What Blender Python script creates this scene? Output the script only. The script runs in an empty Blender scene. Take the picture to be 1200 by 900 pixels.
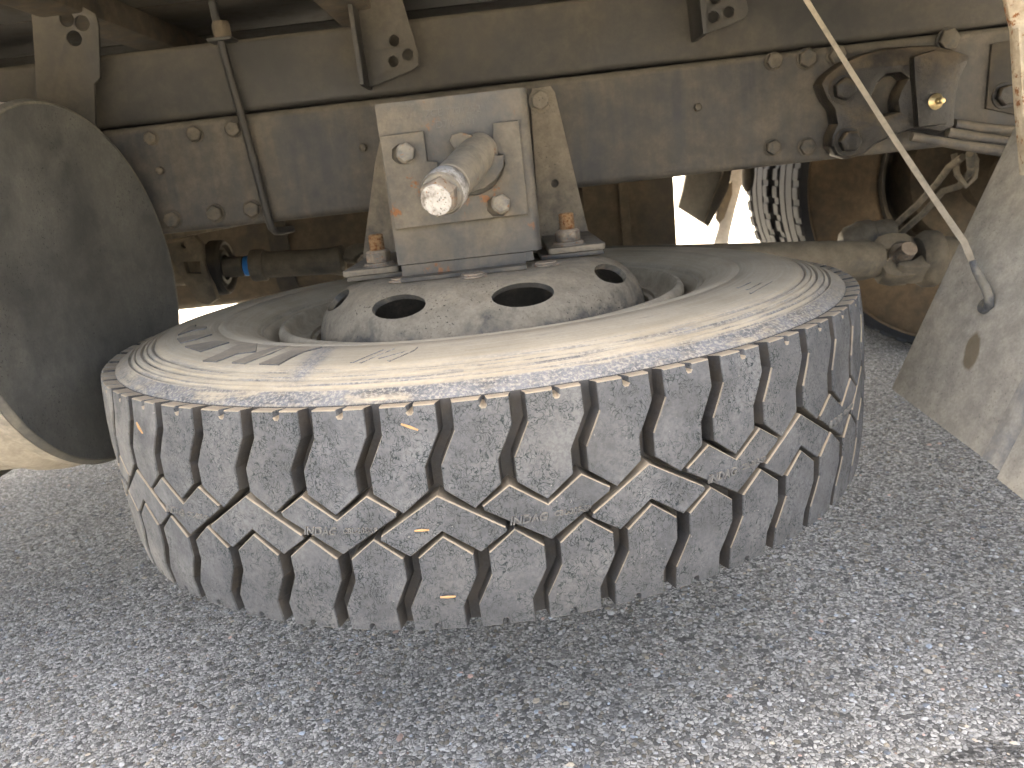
import bpy, bmesh, math, random
import numpy as np
from mathutils import Vector, Matrix
random.seed(7); RNG = np.random.default_rng(11)
R = math.radians
sc = bpy.context.scene
COL = sc.collection

# ------------------------------------------------------------------ camera
CAM = Vector((.058, -1.142, .665)); PITCH, YAW, ROLL, FPX = R(15.13), R(-1.35), R(-6.45), 908.6
_f = Vector((math.sin(YAW)*math.cos(PITCH), math.cos(YAW)*math.cos(PITCH), -math.sin(PITCH)))
_r0 = Vector((math.cos(YAW), -math.sin(YAW), 0)); _u0 = _r0.cross(_f)
_r = _r0*math.cos(ROLL) + _u0*math.sin(ROLL); _u = _u0*math.cos(ROLL) - _r0*math.sin(ROLL)
cam = bpy.data.cameras.new('camera'); cam_o = bpy.data.objects.new('camera', cam); COL.objects.link(cam_o)
cam.sensor_width = 36; cam.lens = 36*FPX/1200; cam.clip_start = .02; cam.clip_end = 600
cam_o.matrix_world = Matrix(((_r.x, _u.x, -_f.x, CAM.x), (_r.y, _u.y, -_f.y, CAM.y), (_r.z, _u.z, -_f.z, CAM.z), (0, 0, 0, 1)))
cam.dof.use_dof = True; cam.dof.focus_distance = .80; cam.dof.aperture_fstop = 11
sc.camera = cam_o

# ------------------------------------------------------------------ sky, sun, exposure
SUN_EL, SUN_AZ = 66, 18        # elevation; degrees east of straight behind the truck
wd = bpy.data.worlds.new('World'); sc.world = wd; wd.use_nodes = True
wn = wd.node_tree.nodes; wl = wd.node_tree.links
sky = wn.new('ShaderNodeTexSky'); sky.sky_type = 'NISHITA'; sky.sun_disc = False
sky.sun_elevation = R(SUN_EL); sky.sun_rotation = R(SUN_AZ); sky.air_density = .6; sky.dust_density = 8.0; sky.ozone_density = .6
wl.new(sky.outputs[0], wn['Background'].inputs[0]); wn['Background'].inputs[1].default_value = .15
sun = bpy.data.lights.new('sun', 'SUN'); sun.energy = 4.0; sun.angle = R(.53); sun.color = (1, .95, .88)
sun_o = bpy.data.objects.new('sun', sun); COL.objects.link(sun_o)
_sd = Vector((math.sin(R(SUN_AZ))*math.cos(R(SUN_EL)), math.cos(R(SUN_AZ))*math.cos(R(SUN_EL)), math.sin(R(SUN_EL))))
sun_o.rotation_euler = _sd.to_track_quat('Z', 'Y').to_euler(); sun_o.location = _sd*20
vs = sc.view_settings; vs.view_transform = 'Standard'; vs.look = 'None'; vs.gamma = 1; vs.use_curve_mapping = False
vs.exposure = 3.8
vs.use_white_balance = True; vs.white_balance_temperature = 8000; vs.white_balance_tint = 5
sc.render.film_transparent = False
sc.cycles.max_bounces = 4; sc.cycles.diffuse_bounces = 4; sc.cycles.use_adaptive_sampling = True; sc.cycles.adaptive_threshold = .03; sc.cycles.adaptive_min_samples = 20; sc.cycles.glossy_bounces = 2

def at(px, py, Y):                                # a point of the photograph (1200 x 900) at depth Y
    d = _f + _r*((px-600)/FPX) - _u*((py-450)/FPX)
    return CAM + d*((Y-CAM.y)/d.y)
def atz(px, py, Z):
    d = _f + _r*((px-600)/FPX) - _u*((py-450)/FPX)
    return CAM + d*((Z-CAM.z)/d.z)

# ------------------------------------------------------------------ materials
def mat_new(name):
    m = bpy.data.materials.new(name); m.use_nodes = True
    nt = m.node_tree; b = nt.nodes['Principled BSDF']
    return m, nt, b
class NT:
    def __init__(s, nt): s.nt = nt
    def n(s, t, **k):
        o = s.nt.nodes.new('ShaderNode'+t)
        for a, v in k.items(): setattr(o, a, v)
        return o
    def set(s, i, v):
        if hasattr(v, 'is_output') or isinstance(v, bpy.types.NodeSocket): s.nt.links.new(v, i)
        else: i.default_value = v
    def math(s, op, a, b=0., c=0., clamp=False):
        o = s.n('Math', operation=op, use_clamp=clamp); s.set(o.inputs[0], a); s.set(o.inputs[1], b); s.set(o.inputs[2], c); return o.outputs[0]
    def mapping(s, vec, scale=(1, 1, 1), rot=(0, 0, 0), loc=(0, 0, 0)):
        o = s.n('Mapping'); s.set(o.inputs[0], vec); o.inputs[1].default_value = loc; o.inputs[2].default_value = rot; o.inputs[3].default_value = scale; return o.outputs[0]
    def noise(s, vec, scale, detail=5, rough=.6, dist=0):
        o = s.n('TexNoise'); s.set(o.inputs['Vector'], vec); o.inputs['Scale'].default_value = scale; o.inputs['Detail'].default_value = detail
        o.inputs['Roughness'].default_value = rough; o.inputs['Distortion'].default_value = dist; return o.outputs[0]
    def voro(s, vec, scale, feature='F1', out='Distance', rnd=1):
        o = s.n('TexVoronoi', feature=feature); s.set(o.inputs['Vector'], vec); o.inputs['Scale'].default_value = scale
        o.inputs['Randomness'].default_value = rnd; return o.outputs[out]
    def ramp(s, fac, lo, hi, a=0., b=1.):
        o = s.n('MapRange', interpolation_type='SMOOTHSTEP'); s.set(o.inputs[0], fac); o.inputs[1].default_value = lo; o.inputs[2].default_value = hi
        o.inputs[3].default_value = a; o.inputs[4].default_value = b; return o.outputs[0]
    def mix(s, fac, a, b, blend='MIX'):
        o = s.n('Mix', data_type='RGBA', blend_type=blend); s.set(o.inputs[0], fac); s.set(o.inputs[6], a); s.set(o.inputs[7], b); return o.outputs[2]
    def bump(s, h, strength, dist=.002, normal=None):
        o = s.n('Bump'); s.set(o.inputs['Height'], h); o.inputs['Strength'].default_value = strength; o.inputs['Distance'].default_value = dist
        if normal is not None: s.set(o.inputs['Normal'], normal)
        return o.outputs[0]
def c4(c): return (c[0], c[1], c[2], 1)
DUST = (.345, .283, .205)

def dusty(name, paint, dust=DUST, amount=.5, up=.5, streak=.35, scale=7., rough=.75, rust=0., speck=0., bump=.25, metal=0., contrast=.28, lower=0.):
    """Painted or bare metal under road dust: dust lies on upward faces and in streaks and patches."""
    m, nt, b = mat_new(name); t = NT(nt)
    geo = t.n('NewGeometry'); pos = geo.outputs['Position']
    sep = t.n('SeparateXYZ'); t.set(sep.inputs[0], geo.outputs['Normal'])
    n1 = t.noise(pos, scale, 5, .62, .3)
    st = t.noise(t.mapping(pos, (38, 38, 3.2)), 1., 3, .6)
    fine = t.noise(pos, 230, 3, .7)
    mid = t.noise(pos, 42, 3, .65)
    f = t.math('MULTIPLY', n1, 1-streak); f = t.math('MULTIPLY_ADD', st, streak, f)
    f = t.math('MULTIPLY_ADD', mid, .18, f)
    f = t.math('MULTIPLY_ADD', t.math('MAXIMUM', sep.outputs[2], 0), up, f)
    f = t.math('MULTIPLY_ADD', t.math('MINIMUM', sep.outputs[2], 0), lower, f)
    fac = t.ramp(f, .59+.5*(.5-amount)-contrast/2, .59+.5*(.5-amount)+contrast/2)
    pc = t.mix(t.ramp(n1, .3, .7), c4([x*.75 for x in paint]), c4([x*1.25 for x in paint]))
    dc = t.mix(t.ramp(mid, .3, .7), c4([x*.82 for x in dust]), c4([min(.9, x*1.1) for x in dust]))
    col = t.mix(fac, pc, dc)
    if rust:
        rf = t.ramp(t.noise(pos, scale*3, 6, .7), .62-rust*.25, .70-rust*.25)
        rc = t.mix(fine, (.11, .04, .014, 1), (.30, .12, .04, 1))
        col = t.mix(rf, col, rc)
    if speck:
        sp = t.ramp(t.noise(pos, 330, 2, .5), .62, .70)
        sp = t.math('MULTIPLY', sp, t.ramp(t.noise(pos, 14, 3), .42, .62)); sp = t.math('MULTIPLY', sp, speck)
        col = t.mix(sp, col, c4([x*.25 for x in paint]))
    col = t.mix(t.ramp(fine, .2, .8, .22, 0.), col, (.02, .018, .015, 1))
    t.set(b.inputs['Base Color'], col)
    t.set(b.inputs['Roughness'], t.ramp(fac, 0, 1, rough-.15, min(1, rough+.2)))
    b.inputs['Metallic'].default_value = metal; b.inputs['Specular IOR Level'].default_value = .35
    h = t.math('MULTIPLY_ADD', fine, .4, t.math('MULTIPLY', mid, .6)); t.set(b.inputs['Normal'], t.bump(h, bump, .0025))
    return m

def rubber(name, base, cracks=True, dust_up=1.0, streaky=False, amount=.0, brown=0.):
    m, nt, b = mat_new(name); t = NT(nt)
    geo = t.n('NewGeometry'); pos = geo.outputs['Position']
    info = t.n('ObjectInfo')
    sep = t.n('SeparateXYZ'); t.set(sep.inputs[0], geo.outputs['True Normal'])
    fine = t.noise(pos, 260, 5, .7); mid = t.noise(pos, 24, 6, .65); big = t.noise(pos, 6, 4, .6)
    col = t.mix(t.ramp(mid, .3, .72), c4([x*.72 for x in base]), c4([x*1.22 for x in base]))
    col = t.mix(t.ramp(big, .45, .75, 0, .35), col, (.17, .16, .14, 1))
    col = t.mix(t.math('MULTIPLY', info.outputs['Random'], .30), col, (.05, .052, .056, 1))
    h = t.math('MULTIPLY', fine, .5)
    col = t.mix(t.ramp(fine, .35, .62, .45, 0.), col, (.045, .046, .05, 1))
    if cracks:
        v = t.mapping(pos, (1, 1, .36))
        w = t.noise(pos, 60, 3); wv = t.n('MixRGB'); wv.inputs[0].default_value = .035; t.set(wv.inputs[1], v)
        nn = t.n('TexNoise'); t.set(nn.inputs['Vector'], pos); nn.inputs['Scale'].default_value = 55; t.set(wv.inputs[2], nn.outputs[1])
        e = t.voro(wv.outputs[0], 260, 'DISTANCE_TO_EDGE')
        gate = t.ramp(t.noise(pos, 17, 4, .65), .36, .54)
        gate2 = t.ramp(t.noise(pos, 120, 2), .36, .54)
        ck = t.math('MULTIPLY', t.ramp(e, 0.02, .08, 1., 0.), t.math('MULTIPLY', gate, gate2))
        col = t.mix(t.math('MULTIPLY', ck, .95), col, (.010, .018, .02, 1))
        h = t.math('SUBTRACT', h, t.math('MULTIPLY', ck, 1.0))
        # scuffs and pale specks
        sp = t.ramp(t.noise(pos, 420, 2, .5), .70, .76); sp = t.math('MULTIPLY', sp, t.ramp(t.noise(pos, 30, 3), .45, .65))
        col = t.mix(t.math('MULTIPLY', sp, .55), col, (.42, .40, .36, 1))
    if cracks:                                   # flank beside the tank painted paler: dust plus the brighter light from the left
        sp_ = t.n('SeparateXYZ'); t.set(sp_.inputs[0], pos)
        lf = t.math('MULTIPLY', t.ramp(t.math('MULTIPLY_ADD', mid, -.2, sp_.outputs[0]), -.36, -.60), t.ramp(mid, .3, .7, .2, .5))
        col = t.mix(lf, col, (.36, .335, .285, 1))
    up = t.math('MAXIMUM', sep.outputs[2], 0)
    f = t.math('MULTIPLY_ADD', up, dust_up, t.math('MULTIPLY_ADD', mid, .35, amount))
    f = t.math('MULTIPLY_ADD', t.noise(pos, 11, 5, .65), .25, f)
    fac = t.ramp(f, .42, .78)
    col = t.mix(t.math('MULTIPLY', fac, .92), col, t.mix(fine, c4([x*.85 for x in DUST]), c4([x*1.18 for x in DUST])))
    if brown: col = t.mix(t.math('MULTIPLY', t.ramp(t.noise(pos, 40, 5), .35, .65), brown), col, (.085, .06, .035, 1))
    t.set(b.inputs['Base Color'], col); b.inputs['Roughness'].default_value = .72; b.inputs['Specular IOR Level'].default_value = .4
    t.set(b.inputs['Normal'], t.bump(h, .55, .0016))
    return m

def sidewall_material():
    """Rubber sidewall lying under a coat of pale dust; worn bare in rings and in one wiped streak."""
    m, nt, b = mat_new('dusty_sidewall_rubber'); t = NT(nt)
    geo = t.n('NewGeometry'); pos = geo.outputs['Position']
    tc = t.n('TexCoord'); ob = tc.outputs['Object']
    sx = t.n('SeparateXYZ'); t.set(sx.inputs[0], ob)
    sep = t.n('SeparateXYZ'); t.set(sep.inputs[0], geo.outputs['Normal'])
    rad = t.math('SQRT', t.math('ADD', t.math('MULTIPLY', sx.outputs[0], sx.outputs[0]), t.math('MULTIPLY', sx.outputs[1], sx.outputs[1])))
    ang = t.math('ARCTAN2', sx.outputs[0], sx.outputs[1])
    polar = t.n('CombineXYZ'); t.set(polar.inputs[0], t.math('MULTIPLY', ang, .45)); t.set(polar.inputs[1], rad)
    pv = polar.outputs[0]
    fine = t.noise(pos, 280, 5, .7); mid = t.noise(pos, 30, 6, .65); big = t.noise(pos, 7, 5, .6)
    arc = t.noise(t.mapping(pv, (7, 260, 1)), 1., 4, .6)            # long thin arcs round the tyre
    arc2 = t.noise(t.mapping(pv, (14, 90, 1)), 1., 5, .65)
    # bare bands: shoulder band, and rings further in
    band = t.math('MULTIPLY', t.ramp(rad, .4785, .4815), t.ramp(rad, .4955, .498, 1., 0.))
    rings = t.math('MULTIPLY', t.ramp(rad, .432, .452), t.ramp(t.math('MULTIPLY_ADD', arc, .7, t.math('MULTIPLY', arc2, .3)), .47, .60))
    bare = t.math('MAXIMUM', t.math('MULTIPLY', band, t.ramp(t.math('MULTIPLY_ADD', arc2, .5, t.math('MULTIPLY', mid, .5)), .36, .52)), t.math('MULTIPLY', rings, .9))
    # front half has been brushed more than the back half
    front = t.ramp(sx.outputs[1], -.05, -.42)
    bare = t.math('MULTIPLY', bare, t.math('MULTIPLY_ADD', front, .8, .2))
    # the wiped streak
    a0 = Vector((-.158, -.425, 0)); a1 = Vector((-.148, -.345, 0)); dv = a1-a0; L2 = dv.length_squared
    px_ = t.math('SUBTRACT', sx.outputs[0], a0.x); py_ = t.math('SUBTRACT', sx.outputs[1], a0.y)
    pr_ = t.math('DIVIDE', t.math('ADD', t.math('MULTIPLY', px_, dv.x), t.math('MULTIPLY', py_, dv.y)), L2, clamp=True)
    qx = t.math('SUBTRACT', px_, t.math('MULTIPLY', pr_, dv.x)); qy = t.math('SUBTRACT', py_, t.math('MULTIPLY', pr_, dv.y))
    dd = t.math('SQRT', t.math('ADD', t.math('MULTIPLY', qx, qx), t.math('MULTIPLY', qy, qy)))
    dd = t.math('ADD', dd, t.math('MULTIPLY', t.math('SUBTRACT', t.noise(pos, 60, 4), .5), .022))
    streak = t.math('MULTIPLY', t.ramp(dd, .004, .020, .85, 0.), t.ramp(t.math('MULTIPLY_ADD', fine, .5, t.math('MULTIPLY', mid, .5)), .40, .58, .15, 1.))
    gr = t.math('MAXIMUM', t.math('LESS_THAN', t.math('ABSOLUTE', t.math('SUBTRACT', rad, .4772)), .0011), t.math('MAXIMUM', t.math('LESS_THAN', t.math('ABSOLUTE', t.math('SUBTRACT', rad, .4622)), .0011), t.math('MAXIMUM', t.math('LESS_THAN', t.math('ABSOLUTE', t.math('SUBTRACT', rad, .4711)), .0008), t.math('LESS_THAN', t.math('ABSOLUTE', t.math('SUBTRACT', rad, .4482)), .0010))))
    bare = t.math('MAXIMUM', bare, t.math('MULTIPLY', gr, .5))
    bare = t.math('MAXIMUM', bare, streak)
    # loose grey scuffs
    sc_ = t.math('MULTIPLY', t.ramp(t.math('MULTIPLY_ADD', big, .5, t.math('MULTIPLY', arc2, .5)), .53, .66), t.math('MULTIPLY', front, .5))
    bare = t.math('MAXIMUM', bare, sc_)
    up = t.math('MAXIMUM', sep.outputs[2], 0)
    cover = t.math('MULTIPLY', t.ramp(t.math('MULTIPLY_ADD', mid, .25, up), .30, .75), t.math('SUBTRACT', 1., bare))
    rub = t.mix(t.ramp(mid, .3, .7), (.06, .062, .068, 1), (.19, .19, .195, 1))
    rub = t.mix(t.ramp(t.noise(pos, 300, 4, .7), .44, .64, 0, .75), rub, (.40, .36, .30, 1))     # dust left in the pores
    dst = t.mix(t.ramp(big, .3, .7), (.33, .275, .197, 1), (.44, .372, .275, 1))
    dst = t.mix(t.ramp(arc, .35, .7, 0, .35), dst, (.50, .44, .35, 1))
    col = t.mix(cover, rub, dst)
    col = t.mix(t.ramp(fine, .2, .7, .16, 0.), col, (.05, .045, .035, 1))
    under = t.math('MULTIPLY', t.math('MINIMUM', sep.outputs[2], 0), -1)
    t.set(b.inputs['Base Color'], col); b.inputs['Roughness'].default_value = .9; b.inputs['Specular IOR Level'].default_value = .25
    h = t.math('MULTIPLY_ADD', arc, .5, t.math('MULTIPLY', fine, .5)); t.set(b.inputs['Normal'], t.bump(h, .3, .0015))
    return m

def asphalt_material():
    m, nt, b = mat_new('asphalt'); t = NT(nt)
    geo = t.n('NewGeometry'); pos = geo.outputs['Position']
    flat = t.mapping(pos, (1, 1, 0))
    wob = t.n('MixRGB'); wob.inputs[0].default_value = .006
    nn = t.n('TexNoise'); t.set(nn.inputs['Vector'], flat); nn.inputs['Scale'].default_value = 90; t.set(wob.inputs[1], flat); t.set(wob.inputs[2], nn.outputs[1])
    v = wob.outputs[0]
    c1 = t.voro(v, 165, 'F1', 'Color'); d1 = t.voro(v, 165, 'DISTANCE_TO_EDGE')
    c2 = t.voro(v, 340, 'F1', 'Color'); d2 = t.voro(v, 340, 'DISTANCE_TO_EDGE')
    s1 = t.n('SeparateColor'); t.set(s1.inputs[0], c1); s2 = t.n('SeparateColor'); t.set(s2.inputs[0], c2)
    g1 = t.math('POWER', s1.outputs[0], 1.4); g2 = t.math('POWER', s2.outputs[0], 1.3)
    k1 = t.mix(g1, (.10, .099, .096, 1), (.72, .70, .66, 1)); k2 = t.mix(g2, (.095, .094, .091, 1), (.66, .64, .60, 1))
    k1 = t.mix(t.math('MULTIPLY', t.ramp(s1.outputs[1], .80, .86), .5), k1, (.30, .25, .17, 1))
    stone = t.ramp(d1, .04, .10)
    sel = t.ramp(s1.outputs[2], .45, .55)
    col = t.mix(sel, k2, t.mix(stone, (.085, .084, .082, 1), k1))
    big = t.noise(flat, 2.2, 5, .6); mid = t.noise(flat, 14, 5, .65)
    col = t.mix(t.ramp(big, .42, .66, 0, .22), col, (.09, .088, .085, 1))
    col = t.mix(t.ramp(mid, .45, .7, 0, .3), col, (.26, .245, .215, 1))
    sx = t.n('SeparateXYZ'); t.set(sx.inputs[0], pos)          # tar smear near the camera
    c_ = atz(1172, 884, 0); ex = t.math('DIVIDE', t.math('SUBTRACT', sx.outputs[0], c_.x), .085); ey = t.math('DIVIDE', t.math('SUBTRACT', sx.outputs[1], c_.y), .022)
    el = t.math('ADD', t.math('MULTIPLY', ex, ex), t.math('MULTIPLY', ey, ey)); el = t.math('ADD', el, t.math('MULTIPLY', t.math('SUBTRACT', mid, .5), 1.6))
    tar = t.math('MULTIPLY', t.ramp(el, .5, 1.1, .8, 0.), t.ramp(t.noise(t.mapping(flat, (40, 160, 1)), 1., 4), .35, .6))
    col = t.mix(tar, col, (.035, .034, .033, 1))
    t.set(b.inputs['Base Color'], col); b.inputs['Roughness'].default_value = .85; b.inputs['Specular IOR Level'].default_value = .3
    h = t.math('MULTIPLY_ADD', t.ramp(d1, 0, .25), .6, t.math('MULTIPLY', t.ramp(d2, 0, .25), .3)); h = t.math('MULTIPLY_ADD', t.noise(flat, 400, 3), .25, h)
    t.set(b.inputs['Normal'], t.bump(h, .7, .004))
    return m

def stone_material():
    m, nt, b = mat_new('aggregate_stone'); t = NT(nt)
    at_ = t.n('Attribute', attribute_name='tone'); geo = t.n('NewGeometry')
    fine = t.noise(geo.outputs['Position'], 500, 4, .7)
    col = t.mix(t.ramp(fine, .3, .75, .35, 0), at_.outputs['Color'], (.05, .048, .045, 1))
    t.set(b.inputs['Base Color'], col); b.inputs['Roughness'].default_value = .7
    return m

def plain(name, c, rough=.6, metal=0., spec=.4):
    m, nt, b = mat_new(name); t = NT(nt)
    geo = t.n('NewGeometry'); f = t.noise(geo.outputs['Position'], 120, 5, .65)
    t.set(b.inputs['Base Color'], t.mix(f, c4([x*.7 for x in c]), c4([min(1, x*1.3) for x in c])))
    b.inputs['Roughness'].default_value = rough; b.inputs['Metallic'].default_value = metal; b.inputs['Specular IOR Level'].default_value = spec
    t.set(b.inputs['Normal'], t.bump(f, .2, .001)); return m

M = {}
M['asphalt'] = asphalt_material(); M['stone'] = stone_material()
M['rail'] = dusty('dusty_chassis_paint', (.036, .038, .042), (.122, .105, .083), amount=.46, up=.5, streak=.40, contrast=.38, scale=5.5, rough=.7)
M['subframe'] = dusty('dusty_subframe_paint', (.026, .026, .026), (.075, .066, .053), contrast=.4, amount=.42, up=.5, streak=.12, scale=4.5, rough=.7)
M['carrier'] = dusty('dusty_carrier_steel', (.054, .055, .056), (.145, .124, .096), amount=.46, up=.6, streak=.18, scale=8, rough=.65, rust=.06)
M['leg'] = dusty('dusty_leg_steel', (.075, .074, .072), (.225, .19, .145), amount=.74, up=.5, streak=.1, scale=9, rough=.75, speck=.8)
M['disc'] = dusty('dusty_wheel_disc', (.085, .078, .068), (.32, .262, .19), amount=.14, up=.60, streak=.05, scale=26, rough=.8, speck=.9, bump=.8, contrast=.34)
M['rim'] = dusty('dusty_rim_steel', (.14, .115, .085), (.40, .335, .245), amount=.72, up=.3, streak=.05, scale=14, rough=.8)
M['tank_cap'] = dusty('dark_tank_end', (.075, .076, .074), (.145, .138, .12), amount=.36, up=.25, streak=.04, scale=9, rough=.8, speck=.8, contrast=.7)
M['tank_rim'] = dusty('tank_seam_steel', (.075, .074, .07), (.16, .145, .115), amount=.5, up=.3, streak=.05, scale=8)
M['tank_shell'] = dusty('dusty_tank_shell', (.20, .18, .15), (.46, .40, .31), amount=.74, up=.2, streak=.1, scale=6, rough=.8, speck=.5)
M['guard'] = dusty('dusty_mudguard', (.21, .205, .19), (.44, .395, .325), amount=.80, up=.3, streak=.12, scale=7, rough=.85, speck=.4, bump=.4, contrast=.4)
M['guard_band'] = dusty('bare_mudguard_band', (.21, .225, .245), (.42, .38, .32), amount=.33, up=.3, streak=.12, scale=14, rough=.8)
M['guard_rust'] = dusty('rusty_guard_stay', (.30, .22, .14), (.50, .42, .31), amount=.60, up=.3, streak=.1, scale=20, rough=.85, rust=.3)
M['strap'] = dusty('dusty_strap', (.20, .175, .14), (.33, .285, .225), amount=.72, up=.3, streak=.1, scale=20, rough=.85)
M['hook'] = dusty('grey_hook', (.10, .105, .115), (.25, .225, .18), amount=.4, up=.3, scale=30)
M['bolt'] = dusty('dusty_bolt_head', (.05, .05, .05), (.125, .107, .083), amount=.62, up=.4, streak=.05, scale=60, rough=.65, metal=.2)
M['bolt_carrier'] = dusty('grey_bolt_head', (.14, .136, .126), (.24, .212, .17), amount=.55, up=.4, streak=.05, scale=60, rough=.6, rust=.1)
M['thread'] = dusty('rusty_thread', (.28, .145, .06), (.34, .22, .12), amount=.5, up=.2, scale=90, rough=.8, rust=.5)
M['nut'] = dusty('rusty_nut', (.12, .11, .10), (.30, .24, .18), amount=.5, up=.5, scale=70, rough=.7, rust=.2)
M['shaft'] = dusty('dusty_winch_tube', (.13, .132, .135), (.26, .222, .17), amount=.55, up=.6, streak=.1, scale=12, rough=.6, rust=.04)
M['white_paint'] = dusty('worn_white_paint', (.17, .145, .12), (.42, .40, .37), amount=.62, up=0, streak=0, scale=90, rough=.6, speck=1., rust=.1)
M['hanger'] = dusty('oily_black_casting', (.012, .011, .010), (.085, .063, .040), amount=.24, up=.60, streak=.1, scale=14, rough=.55, bump=1., contrast=.3)
M['brass'] = plain('brass_nipple', (.55, .42, .22), .35, .8)
M['pipe'] = dusty('dusty_pipe', (.05, .05, .053), (.14, .117, .088), amount=.5, up=.4, scale=15, rough=.7)
M['shaft_tube'] = dusty('dusty_drive_shaft', (.09, .082, .068), (.17, .143, .106), amount=.62, up=.45, streak=.02, scale=9, rough=.8)
M['dark'] = dusty('dark_dusty_steel', (.025, .024, .022), (.085, .07, .052), amount=.45, up=.4, scale=7, rough=.8)
M['brown'] = dusty('brown_dusty_panel', (.055, .046, .036), (.115, .09, .062), amount=.6, up=.3, streak=.1, scale=5, rough=.85)
M['blue'] = plain('blue_seal', (.02, .20, .55), .5)
M['hose'] = dusty('dusty_hose', (.08, .078, .07), (.22, .19, .15), amount=.55, up=.4, scale=20)
M['bearer'] = dusty('dusty_cross_bearer', (.036, .030, .024), (.09, .073, .054), amount=.62, up=.2, streak=.05, scale=30, rough=.85, speck=.4)
M['deck'] = dusty('deck_underside', (.022, .020, .018), (.05, .042, .032), amount=.45, up=.2, scale=4, rough=.85)
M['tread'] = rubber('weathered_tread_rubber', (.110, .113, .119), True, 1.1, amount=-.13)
M['letter_tread'] = rubber('embossed_tread_rubber', (.17, .167, .16), False, .5, amount=-.2)
M['groove'] = rubber('groove_rubber', (.020, .0195, .019), False, .50, amount=-.12, brown=.25)  # dark unweathered rubber; the grooves' deep shade is darkened into it too
M['sidewall'] = sidewall_material()
M['letter'] = rubber('bare_raised_rubber', (.11, .105, .098), False, .30, amount=.02)
M['road_tyre'] = plain('road_tyre_rubber', (.022, .023, .026), .85)
M['road_sidewall'] = dusty('mud_stained_sidewall', (.07, .054, .038), (.135, .096, .060), amount=.62, up=.2, streak=.02, scale=7, rough=.9)
M['far_grey'] = dusty('grey_flap', (.10, .10, .095), (.16, .15, .135), amount=.5, scale=5)
M['far_pale'] = dusty('pale_stay', (.26, .265, .28), (.34, .335, .33), amount=.5, scale=5)
M['straw'] = plain('dry_straw', (.42, .25, .12), .8)
M['seed'] = plain('yellow_husk', (.40, .26, .06), .7)
M['stamp'] = plain('stamped_mark', (.10, .096, .088), .8)

# ------------------------------------------------------------------ mesh helpers
def sharp(me, ang=35):
    me.polygons.foreach_set('use_smooth', [True]*len(me.polygons)); me.set_sharp_from_angle(angle=R(ang))
class MB:
    def __init__(s): s.v = []; s.f = []
    def add(s, vs_, fs): n = len(s.v); s.v += [tuple(v) for v in vs_]; s.f += [tuple(i+n for i in f) for f in fs]; return s
    def box(s, x0, x1, y0, y1, z0, z1):
        return s.add([(x, y, z) for z in (z0, z1) for y in (y0, y1) for x in (x0, x1)],
                     [(0, 2, 3, 1), (4, 5, 7, 6), (0, 1, 5, 4), (2, 6, 7, 3), (0, 4, 6, 2), (1, 3, 7, 5)])
    def prism(s, poly, a, b, fn):                # poly in 2-D, swept from a to b; fn(u, v, w) -> point
        n = len(poly)
        return s.add([fn(u, v, w) for w in (a, b) for u, v in poly],
                     [tuple(range(n))[::-1], tuple(range(n, 2*n))]+[(i, (i+1) % n, n+(i+1) % n, n+i) for i in range(n)])
    def tube(s, path, r, seg=14, caps=True):
        path = [Vector(p) for p in path]; n = len(path)
        rs = r if isinstance(r, (list, tuple)) else [r]*n
        vv = []; up = None
        for i, p in enumerate(path):
            d = (path[min(i+1, n-1)]-path[max(i-1, 0)]).normalized()
            if up is None: up = d.orthogonal().normalized()
            a = (up-d*up.dot(d)).normalized(); up = a; b = d.cross(a)
            for k in range(seg):
                t_ = 2*math.pi*k/seg; vv.append(p+(a*math.cos(t_)+b*math.sin(t_))*rs[i])
        ff = [(i*seg+k, i*seg+(k+1) % seg, (i+1)*seg+(k+1) % seg, (i+1)*seg+k) for i in range(n-1) for k in range(seg)]
        if caps: ff += [tuple(range(seg))[::-1], tuple((n-1)*seg+k for k in range(seg))]
        return s.add(vv, ff)
    def lathe(s, prof, seg=96, mtx=None, closed=True):   # prof: (r, z) pairs round local Z
        n = len(prof); vv = []
        for k in range(seg):
            t_ = 2*math.pi*k/seg; cs, sn = math.cos(t_), math.sin(t_)
            for r_, z_ in prof: vv.append(Vector((r_*cs, r_*sn, z_)))
        if mtx is not None: vv = [mtx @ v for v in vv]
        ff = []
        for k in range(seg):
            k2 = (k+1) % seg
            for i in range(n if closed else n-1):
                j = (i+1) % n; ff.append((k*n+i, k2*n+i, k2*n+j, k*n+j))
        return s.add(vv, ff)
    def build(s, name, m, parent=None, bevel=0, ang=35, seg=2, merge=False):
        me = bpy.data.meshes.new(name); me.from_pydata(s.v, [], s.f)
        if merge or True:
            bm = bmesh.new(); bm.from_mesh(me)
            bmesh.ops.remove_doubles(bm, verts=bm.verts, dist=1e-6)
            bmesh.ops.recalc_face_normals(bm, faces=bm.faces)
            if bevel:
                es = [e for e in bm.edges if len(e.link_faces) == 2 and e.calc_face_angle(0) > R(40)]
                bmesh.ops.bevel(bm, geom=es, offset=bevel, segments=seg, profile=.6, affect='EDGES', clamp_overlap=True)
            bm.to_mesh(me); bm.free()
        sharp(me, ang); return link(name, me, m, parent)
def link(name, me, m, parent=None):
    if m is not None and not me.materials: me.materials.append(M[m] if isinstance(m, str) else m)
    o = bpy.data.objects.new(name, me); COL.objects.link(o)
    if parent is not None:
        o.parent = parent; o.matrix_parent_inverse = world(parent).inverted()
    return o
def world(o):
    m = o.matrix_basis.copy()
    if o.parent is not None: m = world(o.parent) @ o.matrix_parent_inverse @ m
    return m
def thing(name, label, cat, loc=(0, 0, 0), group=None):
    o = bpy.data.objects.new(name, None); COL.objects.link(o); o.location = loc; o.empty_display_size = .1
    tag(o, label, cat, group); return o
def tag(o, label=None, cat=None, group=None, kind=None):
    for k, v in (('label', label), ('category', cat), ('group', group), ('kind', kind)):
        if v: o[k] = v
    return o
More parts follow.
